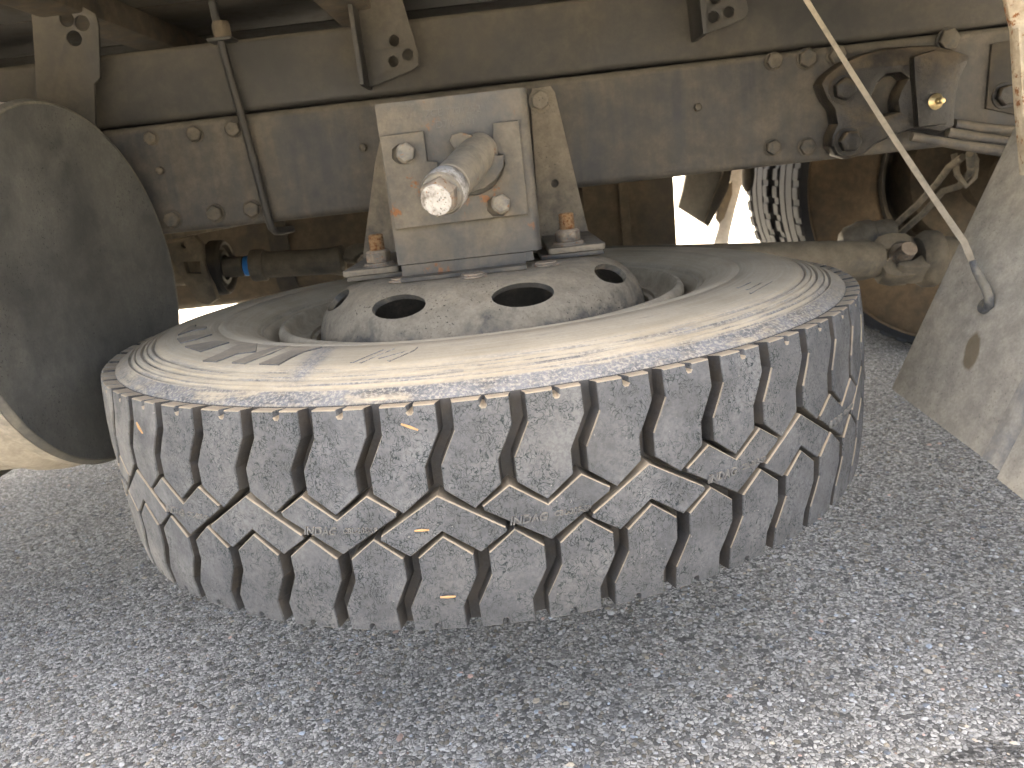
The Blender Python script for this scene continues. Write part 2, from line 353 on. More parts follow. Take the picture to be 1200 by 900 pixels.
def XZ(y):                                      # plates standing parallel to the rail: local (u, v, w) -> (x, y+w, z)
    return lambda u, v, w: Vector((u, y+w, v))
def circle(cx, cy, r, n=20, a0=0., sx=1.): return [(cx+r*sx*math.cos(a0+2*math.pi*k/n), cy+r*math.sin(a0+2*math.pi*k/n)) for k in range(n)]
def plate(name, outlines, y0, y1, m, parent, bevel=.001, fn=None):
    """Flat plate with holes (outlines[0] outside, others holes), between two depths."""
    cu = bpy.data.curves.new(name, 'CURVE'); cu.dimensions = '2D'; cu.fill_mode = 'BOTH'; cu.extrude = abs(y1-y0)/2-bevel; cu.bevel_depth = bevel; cu.bevel_resolution = 1
    cu.offset = -bevel
    for o in outlines:
        s_ = cu.splines.new('POLY'); s_.points.add(len(o)-1); s_.use_cyclic_u = True
        for p, q in zip(s_.points, o): p.co = (q[0], q[1], 0, 1)
    t_ = bpy.data.objects.new('tmp', cu); COL.objects.link(t_)
    dg = bpy.context.evaluated_depsgraph_get(); me = bpy.data.meshes.new_from_object(t_.evaluated_get(dg))
    bpy.data.objects.remove(t_); bpy.data.curves.remove(cu)
    ym = (y0+y1)/2
    for v in me.vertices:
        c = v.co.copy(); v.co = fn(c.x, c.y, c.z) if fn else Vector((c.x, ym-c.z, c.y))
    bm = bmesh.new(); bm.from_mesh(me); bmesh.ops.remove_doubles(bm, verts=bm.verts, dist=1e-6); bmesh.ops.recalc_face_normals(bm, faces=bm.faces); bm.to_mesh(me); bm.free()
    sharp(me, 30); me.name = name; me.materials.clear()
    return link(name, me, m, parent)
def pxs(pts, Y): return [(lambda p: (p.x, p.z))(at(x, y, Y)) for x, y in pts]
def frame(origin, axis):                        # matrix whose local Z runs along axis
    return Matrix.Translation(Vector(origin)) @ Vector(axis).to_track_quat('Z', 'Y').to_matrix().to_4x4()
def hex_bolt(parent, p, axis, r, h=.010, m='bolt', washer=0., name='bolt', rot=None):
    """Hexagon head with chamfered top, on a washer face."""
    mb = MB(); mt = frame(p, axis) @ Matrix.Rotation(random.random()*1.0 if rot is None else rot, 4, 'Z')
    def ring(rr, z, n=6): return [mt @ Vector((rr*math.cos(2*math.pi*k/n), rr*math.sin(2*math.pi*k/n), z)) for k in range(n)]
    z0 = 0.
    if washer:
        n = 24; a, b = ring(washer, 0, n), ring(washer, .0025, n)
        mb.add(a+b, [tuple(range(n))[::-1], tuple(range(n, 2*n))]+[(i, (i+1) % n, n+(i+1) % n, n+i) for i in range(n)]); z0 = .0025
    a, b, c = ring(r, z0), ring(r, z0+h*.82), ring(r*.84, z0+h)
    mb.add(a+b+c, [tuple(range(6))[::-1], tuple(range(12, 18))]+[(i, (i+1) % 6, 6+(i+1) % 6, 6+i) for i in range(6)]+[(6+i, 6+(i+1) % 6, 12+(i+1) % 6, 12+i) for i in range(6)])
    return mb.build(name, m, parent, bevel=.0006, seg=1)
def text_mesh(body, size, extrude, fn, name, m, parent, bold=0., shear=0.):
    cu = bpy.data.curves.new('t', 'FONT'); cu.body = body; cu.size = size; cu.extrude = extrude; cu.align_x = 'CENTER'; cu.align_y = 'CENTER'; cu.offset = bold; cu.resolution_u = 3; cu.shear = shear
    t_ = bpy.data.objects.new('tmp', cu); COL.objects.link(t_)
    dg = bpy.context.evaluated_depsgraph_get(); me = bpy.data.meshes.new_from_object(t_.evaluated_get(dg))
    bpy.data.objects.remove(t_); bpy.data.curves.remove(cu)
    for v in me.vertices: v.co = fn(v.co.x, v.co.y, v.co.z)
    me.materials.clear(); me.name = name
    return link(name, me, m, parent)

YR = .20                                        # outer face of the near chassis rail
CL = .58                                        # centre line of the truck

# ------------------------------------------------------------------ ground
g = MB()
g.add([(-150, -150, 0), (150, -150, 0), (150, 150, 0), (-150, 150, 0)], [(0, 1, 2, 3)])
go = g.build('ground', 'asphalt'); tag(go, 'grey asphalt ground under and around the truck', 'ground', kind='structure')

def aggregate():
    """Loose-looking stones of the worn asphalt surface in the nearer ground."""
    base = np.array([(math.cos(a)*math.cos(b), math.sin(a)*math.cos(b), math.sin(b)) for b, n in ((.0, 6), (.75, 5)) for a in [2*math.pi*k/n+b for k in range(n)]]+[(0, 0, 1)])
    fc = []
    for k in range(6):
        fc.append((k, (k+1) % 6, 6+k % 5 if k < 5 else 6)); 
    for k in range(5): fc.append((6+k, (k+1) % 6, 6+(k+1) % 5)); fc.append((6+k, 6+(k+1) % 5, 11))
    V, F, T = [], [], []
    N = 42000; n = 0; nv = len(base)
    xs = RNG.uniform(-1.3, 1.6, N); ys = -.75+1.75*RNG.uniform(0, 1, N)**1.25
    for x, y in zip(xs, ys):
        s_ = min(.0058, .0013+abs(RNG.normal(0, .0013))); 
        if y > .25 and s_ < .003: continue
        sc3 = np.array([s_*RNG.uniform(.8, 1.5), s_*RNG.uniform(.7, 1.1), s_*RNG.uniform(.35, .7)])
        p = base*sc3*(1+RNG.uniform(-.22, .22, (nv, 1))); a = RNG.uniform(0, 6.28); c, s2 = math.cos(a), math.sin(a)
        p = np.stack([p[:, 0]*c-p[:, 1]*s2+x, p[:, 0]*s2+p[:, 1]*c+y, p[:, 2]-.0004], 1)
        V.append(p); F += [(i+n, j+n, k+n) for i, j, k in fc]; n += nv
        u = RNG.random(); l = .13+.60*RNG.random()**1.3
        col = (l, l*.985, l*.955) if u < .70 else (l*1.08, l*.93, l*.72) if u < .84 else (l*.85, l*.95, l*1.06) if u < .975 else (l*1.25, l*.86, l*.70)
        T.append(np.repeat([[*col, 1]], nv, 0))
    me = bpy.data.meshes.new('asphalt_aggregate'); me.from_pydata(np.concatenate(V).tolist(), [], F)
    ca = me.color_attributes.new('tone', 'FLOAT_COLOR', 'POINT'); ca.data.foreach_set('color', np.concatenate(T).astype(np.float32).ravel())
    return tag(link('asphalt_aggregate', me, 'stone'), 'pale and dark stone chips set in the asphalt', 'gravel', kind='stuff')
aggregate()

# ------------------------------------------------------------------ truck: frame, deck and running gear
truck = thing('truck', 'truck chassis with dusty steel rail running above the spare wheel', 'truck', (0, YR, 0))
RZ0, RZ1 = .629, .806                           # rail
SZ1 = .919                                      # subframe top
X0, X1 = -2.4, 2.6
def channel(y, z0, z1, d, th, rad, sgn=1):
    """C section in (y, z): web at y, flanges towards y + sgn*d."""
    def arc(cy, cz, r, a0, a1, n=5): return [(cy+r*math.cos(R(a0+(a1-a0)*k/n)), cz+r*math.sin(R(a0+(a1-a0)*k/n))) for k in range(n+1)]
    o = [(d, z1)]+arc(rad, z1-rad, rad, 90, 180)+arc(rad, z0+rad, rad, 180, 270)+[(d, z0), (d, z0+th)]+arc(rad, z0+rad, rad-th, 270, 180)+arc(rad, z1-rad, rad-th, 180, 90)+[(d, z1-th)]
    return [(y+sgn*a, b) for a, b in o]
def rail_mesh(name, y, z0, z1, d, sgn, m, rad=.013):
    mb = MB(); mb.prism(channel(y, z0, z1, d, .007, rad, sgn), X0, X1, lambda u, v, w: Vector((w, u, v))); return mb.build(name, m, truck)
rail = rail_mesh('chassis_rail', YR, RZ0, RZ1, .075, 1, 'rail')
rail['label'] = 'near chassis rail of dusty dark painted steel'
sub = rail_mesh('subframe_rail', YR+.002, RZ1+.003, SZ1, .06, 1, 'subframe', .009)
far_rail = rail_mesh('chassis_rail', 2*CL-YR, RZ0, RZ1, .075, -1, 'brown')
rail_mesh('subframe_rail', 2*CL-YR, RZ1+.003, SZ1, .06, -1, 'dark', .009)
for px, py, r_ in ((178, 162, .0105), (229, 157, .0125), (274, 151, .0125), (203, 257, .014), (253, 250, .014), (296, 245, .014),
                   (906, 72, .013), (945, 69, .015), (980, 65, .015), (905, 173, .0125), (945, 172, .0135), (1110, 47, .017)):
    p = at(px, py, YR-.002); hex_bolt(rail, p, (0, -1, 0), r_, .009, washer=r_*1.12)
for px, py in ((189, 200), (426, 173), (817, 126)):
    p = at(px, py, YR-.001); hex_bolt(rail, p, (0, -1, 0), .0065, .010)
# splice plate at the right end of the rail
pl = plate('end_plate', [pxs([(1162, 52), (1215, 40), (1215, 140), (1155, 127)], YR-.004)], YR-.006, YR-.0005, 'dark', rail)
hex_bolt(rail, at(1177, 112, YR-.006), (0, -1, 0), .017, .010, m='hanger', washer=.021)
# cross members between the rails
for x in (-1.25, -.02, 1.15):
    mb = MB(); mb.box(x-.04, x+.04, YR+.01, 2*CL-YR-.01, RZ0+.03, RZ1-.02); mb.build('cross_member', 'dark', truck, .006)
# cross bearers under the deck and the deck itself
for i, x in enumerate((-1.9, -1.2, -.60, -.158, .372, .95, 1.5, 2.1)):
    zb_ = SZ1+(.012 if x == -.158 else .055); mb = MB(); mb.box(x-.035, x+.035, -.46, 1.80, zb_, SZ1+.10); mb.build('cross_bearer', 'bearer', truck, .006)
dk = MB()
for k in range(8):
    y0 = -.478+k*.2878; dk.box(-2.6, 2.8, y0, y0+.281, SZ1+.102, SZ1+.135)
dk.box(-2.6, 2.8, -.52, -.484, SZ1+.05, SZ1+.16); dk.box(-2.6, 2.8, 1.824, 1.86, SZ1+.05, SZ1+.16)
dk.build('deck', 'deck', truck, .003)
bd = MB()  # unseen body, added and widened to keep the sun off wheel and ground
bd.box(-2.6, 2.8, -.51, -.48, SZ1+.162, 2.75); bd.box(-2.6, 2.8, 1.82, 1.85, SZ1+.162, 2.75); bd.box(-2.6, -2.57, -.478, 1.818, SZ1+.162, 2.75); bd.box(2.77, 2.8, -.478, 1.818, SZ1+.162, 2.75)
bd.box(-2.6, 2.8, -.51, 1.85, 2.752, 2.80)
for k in range(11):
    x = -2.5+k*.52; bd.box(x-.03, x+.03, -.54, -.512, SZ1+.162, 2.75); bd.box(x-.03, x+.03, 1.852, 1.88, SZ1+.162, 2.75)
bd.build('sun_blocking_body', 'brown', truck, .004)
for y_ in (CL-.05, 2*CL-YR-.03):  # added timbers that hide the lit strip beyond the far subframe
    mb = MB(); mb.box(-2.5, 2.7, y_, y_+.07, SZ1+.0015, SZ1+.054); mb.build('blocking_runner', 'deck', truck, .004)
# bolted body brackets with three holes each
def body_bracket(Y, outline, holes, lip, r=.0085):
    o = plate('body_bracket', [pxs(outline, Y)]+[circle(at(x, y, Y).x, at(x, y, Y).z, r, 18) for x, y in holes], Y, Y+.006, 'subframe', truck, .0008)
    if lip:
        a, b = at(*lip[0], Y), at(*lip[1], Y)
        mb = MB(); mb.prism([(a.x-.004, a.z), (a.x+.003, a.z), (b.x+.003, b.z), (b.x-.004, b.z)], -.05, .03, lambda u, v, w: Vector((u, Y+w, v)))
        mb.build('gusset', 'subframe', o, .001)
    return o
YB = YR-.035
body_bracket(YB, [(33, -8), (60, -12), (103, 11), (112, 17), (115, 30), (117, 92), (110, 98), (112, 160), (46, 160), (38, 30)], [(78, 22), (96, 27), (87, 45)], None, .0115)
body_bracket(YB, [(412, -12), (468, -12), (472, 2), (489, 58), (491, 76), (484, 82), (432, 103), (427, 60)], [(462, 48), (478, 64), (461, 72)], [(414, -12), (431, 103)])
body_bracket(YB, [(812, -12), (872, -12), (877, 12), (872, 22), (822, 42), (818, 45)], [(836, 20), (854, 14), (838, -2)], [(812, -12), (818, 46)])
# hooked clamp rod with nut at the left
cr = MB(); Yc = YR-.016
pts = [at(249, 2, Yc), at(258, 45, Yc), at(270, 90, Yc), at(287, 150, Yc), at(304, 215, Yc), at(315, 258, Yc)]
e = at(318, 268, Yc); pts += [e+Vector((.001, .0, .001)), e+Vector((.004, .008, -.005)), e+Vector((.010, .030, -.007)), e+Vector((.014, .07, -.007))]
clamp = cr.tube(pts, .0065, 12).build('clamp_rod', 'subframe', truck, ang=50)
a = at(262, 47, Yc); hex_bolt(clamp, a+Vector((0, 0, .003)), (-.02, 0, 1), .0145, .024, 'bearer', name='nut', rot=.5)
mb = MB(); mb.box(a.x-.022, a.x+.016, Yc-.014, Yc+.03, a.z-.002, a.z+.003); mb.build('washer_plate', 'subframe', clamp, .001)
# spring hanger casting
YH = YR-.045
out = pxs([(962, 98), (968, 88), (985, 74), (1012, 62), (1040, 55), (1070, 53), (1096, 52), (1118, 57), (1139, 65), (1136, 76), (1127, 92), (1122, 120), (1121, 148), (1104, 156),
           (1090, 153), (1070, 152), (1048, 160), (1030, 168), (1012, 182), (996, 186), (982, 182), (974, 171), (975, 158), (981, 145), (978, 128), (968, 114)], YH)
hole = pxs([(1030, 98), (1040, 88), (1056, 86), (1064, 92), (1056, 105), (1052, 118), (1054, 130), (1036, 135), (1026, 128), (1024, 112)], YH)
hg = plate('spring_hanger', [out, hole], YH, YR-.001, 'hanger', truck, .010)
hg['label'] = 'oily black cast spring hanger'
bs = MB(); bs.prism(pxs([(1070, 66), (1096, 58), (1120, 62), (1128, 70), (1118, 90), (1114, 120), (1112, 145), (1076, 150), (1072, 100)], YH-.012), -.014, .006, XZ(YH)); bs.build('spring_eye', 'hanger', hg, .005)
for px, py, r_ in ((987, 105, .017), (993, 166, .017)): hex_bolt(hg, at(px, py, YH-.003), (0, -1, 0), r_, .016, 'hanger', washer=r_*1.3)
p = at(1096, 119, YH-.014); mb = MB(); mb.lathe([(0, 0), (.012, 0), (.0125, .002), (.008, .005), (.005, .006), (.005, .013), (.0035, .015), (.004, .019), (0, .020)], 16, frame(p, (.1, -1, 0)), False)
mb.build('grease_nipple', 'brass', hg)
# brake pipes along the bottom of the rail
for k, (a_, b_) in enumerate((((1118, 146), (1230, 158)), ((1110, 155), (1230, 174)), ((1068, 160), (1230, 186)))):
    y_ = YR-.018-.012*k; mb = MB(); p0, p1 = at(*a_, y_), at(*b_, y_)
    mb.tube([p0, p0.lerp(p1, .33)+Vector((0, 0, -.001)), p0.lerp(p1, .66), p1], (.0085, .0085, .0085, .0085) if k < 2 else (.007, .0075, .009, .009), 12); mb.build('brake_pipe', 'pipe', truck)
# rear axle
XA, ZA = 1.43, .515
mb = MB(); mb.lathe([(0, -.55), (.10, -.55), (.10, -.50), (.062, -.47), (.062, -.20), (.12, -.12), (.165, -.02), (.165, .02), (.12, .12), (.062, .20), (.062, .47), (.10, .5), (.10, .55), (0, .55)], 32, frame((XA, CL, ZA), (0, 1, 0)), False)
axle = mb.build('rear_axle', 'brown', truck)
mb = MB(); mb.lathe([(0, 0), (.075, 0), (.08, .12), (.07, .2), (.05, .24), (0, .24)], 28, frame((XA-.12, CL, ZA-.06), (-1, 0, -.22)), False); mb.build('pinion_nose', 'brown', axle)
# air brake chamber and its hoses
a, b = at(972, 284, .80), at(1046, 272, .80); ax = (a-b)
mb = MB(); mb.lathe([(0, 0), (.030, 0), (.034, .006), (.034, .05), (.040, .055), (.040, .085), (.037, .09), (.030, .115), (.018, .128), (0, .130)], 32, frame(b, ax), False)
bc = mb.build('brake_chamber', 'hose', truck)
for dy, q in ((0, [(1046, 266), (1075, 240), (1098, 215), (1112, 196), (1128, 184)]), (.015, [(1050, 278), (1082, 250), (1105, 224), (1124, 218), (1138, 200), (1136, 180)])):
    mb = MB(); mb.tube([at(x, y, .80-.06*i+dy) for i, (x, y) in enumerate(q)], .0075, 10); mb.build('hose', 'hose', bc, ang=60)
mb = MB(); mb.tube([at(x, y, .6) for x, y in ((1118, 180), (1122, 205), (1132, 218), (1142, 208), (1144, 188), (1138, 176))], .0065, 10); mb.build('hose', 'hose', bc, ang=60)
# far side boxes hung on the other rail
def rounded(y0, y1, z0, z1, r, n=6):
    o = []
    for cy, cz, a0 in ((y1-r, z1-r, 0), (y0+r, z1-r, 90), (y0+r, z0+r, 180), (y1-r, z0+r, 270)):
        o += [(cy+r*math.cos(R(a0+90*k/n)), cz+r*math.sin(R(a0+90*k/n))) for k in range(n+1)]
    return o
# ------------------------------------------------------------------ far fuel tank, far box
xl, xr = at(196, 330, 1.12).x-.5, at(688, 260, 1.12).x-.02
zb = at(290, 359, 1.14).z
ft = thing('fuel_tank', 'brown dusty fuel tank on the far side, seen beneath the rail at left', 'fuel tank', ((xl+xr)/2, 1.4, zb))
mb = MB(); mb.prism(rounded(1.10, 1.66, zb+.004, .80, .10), xl, xr, lambda u, v, w: Vector((w, u, v))); mb.build('shell', 'brown', ft)
for px in (318, 560):
    a = at(px, 300, 1.09).x; mb = MB(); mb.prism(rounded(1.09, 1.67, zb-.004, .808, .106), a, a+.055, lambda u, v, w: Vector((w, u, v))); mb.build('strap', 'dark', ft)
bx = thing('battery_box', 'dark brown box on the far side, beside the bright gap', 'box', (at(740, 260, 1.1).x, 1.3, .40))
xa, xb = at(690, 260, 1.05).x-.01, at(793, 260, 1.05).x
mb = MB(); mb.box(xa, xb, 1.06, 1.5, .38, .83); mb.build('case', 'brown', bx, .008)
xm = at(733, 260, 1.05).x
mb = MB(); mb.box(xm-.012, xm+.012, 1.045, 1.0585, .385, .80); mb.build('rib', 'brown', bx, .003)
mb = MB(); mb.box(xa-.004, xb+.004, 1.05, 1.51, .832, .846); mb.build('lid', 'dark', bx, .003)

# ------------------------------------------------------------------ far twin rear wheels
def road_wheel(y, name, label):
    w = bpy.data.objects.new(name, None); COL.objects.link(w); w.location = (XA, y, ZA); w.parent = truck; w.matrix_parent_inverse = world(truck).inverted(); w['label'] = label
    mt = Matrix.Translation((XA, y, ZA)) @ Matrix.Rotation(R(-90), 4, 'X')
    pr = [(.285, -.105), (.32, -.122), (.38, -.135), (.44, -.132), (.485, -.120), (.492, -.112)]
    tr = [(.5, -.118), (.522, -.108), (.524, -.066), (.512, -.063), (.512, -.055), (.525, -.052), (.526, -.004), (.514, -.003), (.514, .005), (.526, .006), (.525, .052), (.512, .055), (.512, .063), (.524, .066), (.522, .108), (.5, .118)]
    pr2 = [(a, -b) for a, b in pr[::-1]]
    mb = MB(); mb.lathe(pr+tr+pr2+[(.28, .09), (.28, -.09)], 96, mt); ty = mb.build('tyre', 'road_sidewall', w)
    me = ty.data; me.materials.append(M['road_tyre'])
    for p in me.polygons:
        c = mt.inverted() @ p.center
        if math.hypot(c.x, c.y) > .499: p.material_index = 1
    blk = MB()
    for sg in (-1, 1):
        for k in range(64):
            if k % 2: continue
    for k in range(60):
        a = 2*math.pi*k/60
        for sg in (-1, 1):
            q = mt @ Matrix.Rotation(a, 4, 'Z')
            blk.add([q @ Vector((r_, t_, z_*sg)) for z_ in (.068, .112) for t_ in (-.018, .018) for r_ in (.518, .5285)], [(0, 2, 3, 1), (4, 5, 7, 6), (0, 1, 5, 4), (2, 6, 7, 3), (0, 4, 6, 2), (1, 3, 7, 5)])
    bo = blk.build('shoulder_lugs', 'road_tyre', w, .002, seg=1); bo['kind'] = 'stuff'
    mb = MB(); mb.lathe([(.283, -.107), (.29, -.112), (.282, -.116), (.268, -.10), (.255, -.08), (.24, -.03), (.24, .03), (.255, .08), (.268, .10), (.282, .116), (.29, .112), (.283, .107)], 64, mt); mb.build('rim', 'dark', w)
    mb = MB(); mb.lathe([(.06, .02), (.17, .02), (.21, .0), (.238, -.02), (.238, .0), (.21, .03), (.17, .045), (.06, .045)], 48, mt); mb.build('wheel_disc', 'dark', w)
    return w
road_wheel(1.32, 'rear_wheel', 'inner tyre of the far twin rear wheels, brown sidewall facing the drive shaft')
road_wheel(1.60, 'rear_wheel', 'outer tyre of the far twin rear wheels, edge lit by the bright gap')
mb = MB(); mb.lathe([(0, -.09), (.195, -.09), (.205, -.07), (.205, .06), (.18, .09), (.10, .1), (.10, .4), (0, .4)], 48, Matrix.Translation((XA, 1.30, ZA)) @ Matrix.Rotation(R(-90), 4, 'X'), False); mb.build('brake_drum', 'brown', truck)

# far mudflap and its stay, seen against the bright ground
fm = thing('mud_flap', 'small grey mud flap hanging crookedly in the bright gap', 'mud flap', at(827, 264, 1.75))
Yf = 1.75
plate('panel', [pxs([(806, 196), (856, 190), (850, 222), (828, 264), (820, 259), (795, 243), (800, 225)], Yf)], Yf, Yf+.03, 'far_grey', fm, .002)
plate('edge_strip', [pxs([(849, 196), (859, 190), (853, 222), (830, 266), (825, 262)], Yf-.012)], Yf-.016, Yf-.002, 'dark', fm, .001)
fs = thing('mud_flap_stay', 'pale grey bent stay beside the hanging mud flap in the gap', 'stay', at(840, 290, 1.9))
plate('strip', [pxs([(857, 190), (875, 190), (870, 215), (862, 245), (856, 270), (851, 300), (832, 300), (842, 268), (846, 240)], 1.95)], 1.95, 1.965, 'far_pale', fs, .002)
plate('pad', [pxs([(846, 218), (857, 212), (857, 228), (848, 255), (842, 262), (838, 256), (840, 240)], 1.94)], 1.925, 1.945, 'dark', fs, .003)
cb_ = MB(); cb_.tube([at(877, 192, 1.5), at(877, 205, 1.5), at(876, 218, 1.5), at(875, 225, 1.5)], [.02, .021, .018, .006], 14)
tag(cb_.build('rubber_stop', 'dark'), 'black rounded rubber stop hanging beside the far wheels', 'rubber stop')

# ------------------------------------------------------------------ drive shaft
ds = thing('drive_shaft', 'dusty tubular drive shaft crossing behind the spare wheel', 'drive shaft', (.2, CL, .35))
def shaft_z(x): return .4575-.076*(x-0.0)
P0 = Vector((-.24, CL, shaft_z(-.24)+.012)); P1 = Vector((.865, CL, shaft_z(.865)))
d = (P1-P0)
mb = MB(); L_ = d.length; mb.lathe([(0, 0), (.02, 0), (.026, .02), (.030, .06), (.044, .10), (.044, L_-.05), (.042, L_-.035), (.036, L_-.01), (0, L_-.01)], 40, frame(P0, d), False); mb.build('tube', 'shaft_tube', ds)
def yoke(c, axis, roll, size, parent, m='shaft_tube'):
    q = frame(c, axis) @ Matrix.Rotation(roll, 4, 'Z'); mb = MB()
    for s_ in (-1, 1):
        arm = [(.018*size, -.055*size), (.045*size, -.045*size), (.052*size, -.02*size), (.05*size, .012*size), (.040*size, .024*size), (.030*size, .020*size), (.028*size, -.012*size), (.012*size, -.030*size)]
        mb.prism([(u*s_, v) for u, v in arm], -.024*size, .024*size, lambda u, v, w: q @ Vector((u, w, v)))
    o = mb.build('yoke', m, parent, .006*size)
    return o
def cross(c, axis, roll, size, parent):
    q = frame(c, axis) @ Matrix.Rotation(roll, 4, 'Z'); mb = MB()
    for a_ in ((1, 0, 0), (0, 1, 0)):
        v = (q.to_3x3() @ Vector(a_)).normalized()*.046*size; mb.tube([Vector(c)-v, Vector(c)-v*.55, Vector(c)+v*.55, Vector(c)+v], [.016*size, .018*size, .018*size, .016*size], 16)
    mb.build('universal_joint', 'nut', parent)
dn = d.normalized(); C1 = P1+dn*.035
yoke(C1, dn, R(55), 1.05, ds); cross(C1, dn, R(55), 1.05, ds); 
yoke(C1, -dn, R(145), 1.05, ds)
mb = MB(); mb.lathe([(0, .035), (.046, .035), (.056, .045), (.062, .055), (.062, .075), (.05, .085), (.045, .14), (0, .14)], 32, frame(C1, dn), False); mb.build('flange', 'shaft_tube', ds)
# left section with centre bearing
C0 = P0-dn*.03
PL = Vector((-.305, CL, .520)); PLL = Vector((-.80, CL, .545)); dl = (PL-PLL).normalized()
yoke(C0+Vector((0, 0, .01)), dl, R(70), .95, ds); cross(C0+Vector((0, 0, .01)), dl, R(70), .95, ds); yoke(C0+Vector((0, 0, .01)), -dl, R(160), .95, ds)
xj = -.505
def onl(x): return PLL+dl*((x-PLL.x)/dl.x)
mb = MB(); mb.lathe([(0, 0), (.0335, 0), (.0345, .004), (.0345, .028), (.0285, .031), (.0285, .17), (.034, .20), (0, .20)], 36, frame(onl(-.522), dl), False); mb.build('sleeve', 'shaft_tube', ds)
mb = MB(); mb.lathe([(0, 0), (.0215, 0), (.0215, .014), (0, .014)], 30, frame(onl(-.5375), dl), False); mb.build('blue_seal_ring', 'blue', ds)['label'] = 'bright blue ring'
mb = MB(); mb.lathe([(0, 0), (.022, 0), (.022, .05), (0, .05)], 30, frame(onl(-.590), dl), False); mb.build('stub', 'shaft_tube', ds)
mb = MB(); mb.lathe([(.028, 0), (.055, .0), (.060, .006), (.060, .03), (.055, .036), (.050, .034), (.046, .024), (.040, .024), (.036, .032), (.028, .032)], 40, frame(onl(-.612), dl)); mb.build('centre_bearing', 'dark', ds)
mb = MB(); mb.lathe([(0, 0), (.034, 0), (.034, .35), (0, .35)], 30, frame(onl(-.97), dl), False); mb.build('front_tube', 'shaft_tube', ds)
c = onl(-.628)
Yk = CL-.05
br = plate('bearing_bracket', [[(c.x+u, c.z+v) for u, v in ((-.075, .062), (.02, .075), (.032, .055), (.028, .02), (.036, -.03), (.04, -.062), (.02, -.072), (-.004, -.062), (-.022, -.02), (-.036, .03), (-.05, .046), (-.075, .05))],
                               [(c.x+u, c.z+v) for u, v in ((-.012, .0), (.018, -.004), (.021, .022), (-.014, .024))], circle(c.x-.006, c.z+.058, .006, 12)], Yk-.02, Yk, 'shaft_tube', ds, .002)
mb = MB(); mb.box(c.x-.14, c.x+.04, YR+.09, 2*CL-YR-.09, c.z+.078, c.z+.10); mb.build('hanger_beam', 'shaft_tube', ds, .004)

# ------------------------------------------------------------------ cylindrical tank at the left
tk_k = .05
tc_ = Vector((-.532, -.065, .578)); TR = .247
ta = Vector((1, -tk_k, 0)).normalized()
tank = thing('cylindrical_tank', 'cylindrical metal tank with dark round end, left of the spare wheel', 'tank', tc_-ta*.5+Vector((0, 0, -TR)))
q = frame(tc_, ta)
mb = MB(); mb.lathe([(0, -1.2), (TR-.02, -1.2), (TR-.004, -1.19), (TR-.004, -.094), (TR-.001, -.088), (TR+.0015, -.075), (TR+.0015, -.058), (TR-.001, -.046), (TR-.005, -.040), (TR-.005, -.032), (TR-.002, -.026), (TR-.002, -.0125), (TR-.0085, -.0185), (0, -.0185)], 128, q, False); mb.build('shell', 'tank_shell', tank)
mb = MB(); mb.lathe([(TR-.0075, -.008), (TR-.0022, -.012), (TR-.0005, -.009), (TR-.0015, -.005), (TR-.004, -.001), (TR-.006, -.0002), (TR-.0075, -.001)], 128, q); mb.build('end_rim', 'tank_rim', tank)
mb = MB(); mb.lathe([(TR-.0077, -.0175), (TR-.0077, -.0015), (TR-.014, -.0022), (TR-.020, -.0045), (.17, -.0055), (.155, -.008), (.14, -.0095), (.07, -.009), (0, -.0085)], 128, q, False); mb.build('end_cap', 'tank_cap', tank)
tb = MB(); p = atz(8, 553, .36)
tb.box(-1.02, -.80, -.26, YR-.002, tc_.z-TR-.045, tc_.z-TR-.012); tb.build('cradle', 'hanger', tank, .004)
tb = MB(); tb.box(-1.00, -.82, -.10, .0, tc_.z-TR-.0115, tc_.z-TR+.02); tb.build('cradle_block', 'hanger', tank, .003)
tb = MB(); tb.box(-1.00, -.82, YR-.030, YR-.0025, tc_.z-TR-.0115, .78); tb.build('cradle_arm', 'hanger', tank, .003)

# ------------------------------------------------------------------ spare wheel
WZ = .376
wheel = thing('spare_wheel_assembly', 'large spare truck wheel lying flat beneath the carrier, dusty upper side', 'spare wheel', (0, 0, WZ))
up_prof = [(.4965, .100), (.4965, .108), (.4945, .1105), (.490, .1125), (.482, .1165), (.4795, .1180), (.478, .1160), (.4765, .1160), (.475, .1192), (.4725, .1204), (.4715, .1192), (.4705, .1192), (.4695, .1214), (.466, .1222), (.4645, .1228), (.463, .1205), (.4615, .1205), (.460, .1240), (.4572, .1252), (.4562, .1238), (.4552, .1238), (.4542, .1258),
           (.4505, .1266), (.449, .1245), (.4475, .1245), (.446, .1275), (.432, .1305), (.415, .1325), (.392, .1340), (.3705, .1342), (.3685, .1325), (.367, .1325), (.365, .1338), (.350, .1320), (.335, .1270), (.325, .1225), (.3215, .1208), (.320, .1188), (.3185, .1195), (.3165, .1162), (.315, .1168), (.313, .1132), (.3115, .1138),
           (.3065, .1075), (.300, .1010), (.294, .092), (.290, .085)]
lo_prof = [(.290, -.085), (.300, -.104), (.32, -.120), (.36, -.132), (.41, -.132), (.45, -.125), (.482, -.116), (.4965, -.108), (.4965, -.100)]
tyre = MB().lathe(up_prof+[(.284, .08), (.284, -.08)]+lo_prof+[(.4985, -.06), (.4995, 0), (.4985, .06)], 240)
for i, v in enumerate(tyre.v): tyre.v[i] = (v[0], v[1], v[2]+WZ)
tyre = tyre.build('tyre', 'sidewall', wheel, ang=60)
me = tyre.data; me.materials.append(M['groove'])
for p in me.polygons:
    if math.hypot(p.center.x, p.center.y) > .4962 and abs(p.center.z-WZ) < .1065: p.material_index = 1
# give the tyre an origin at the wheel's centre
for v in me.vertices: v.co.z -= WZ
tyre.matrix_parent_inverse = Matrix.Identity(4)

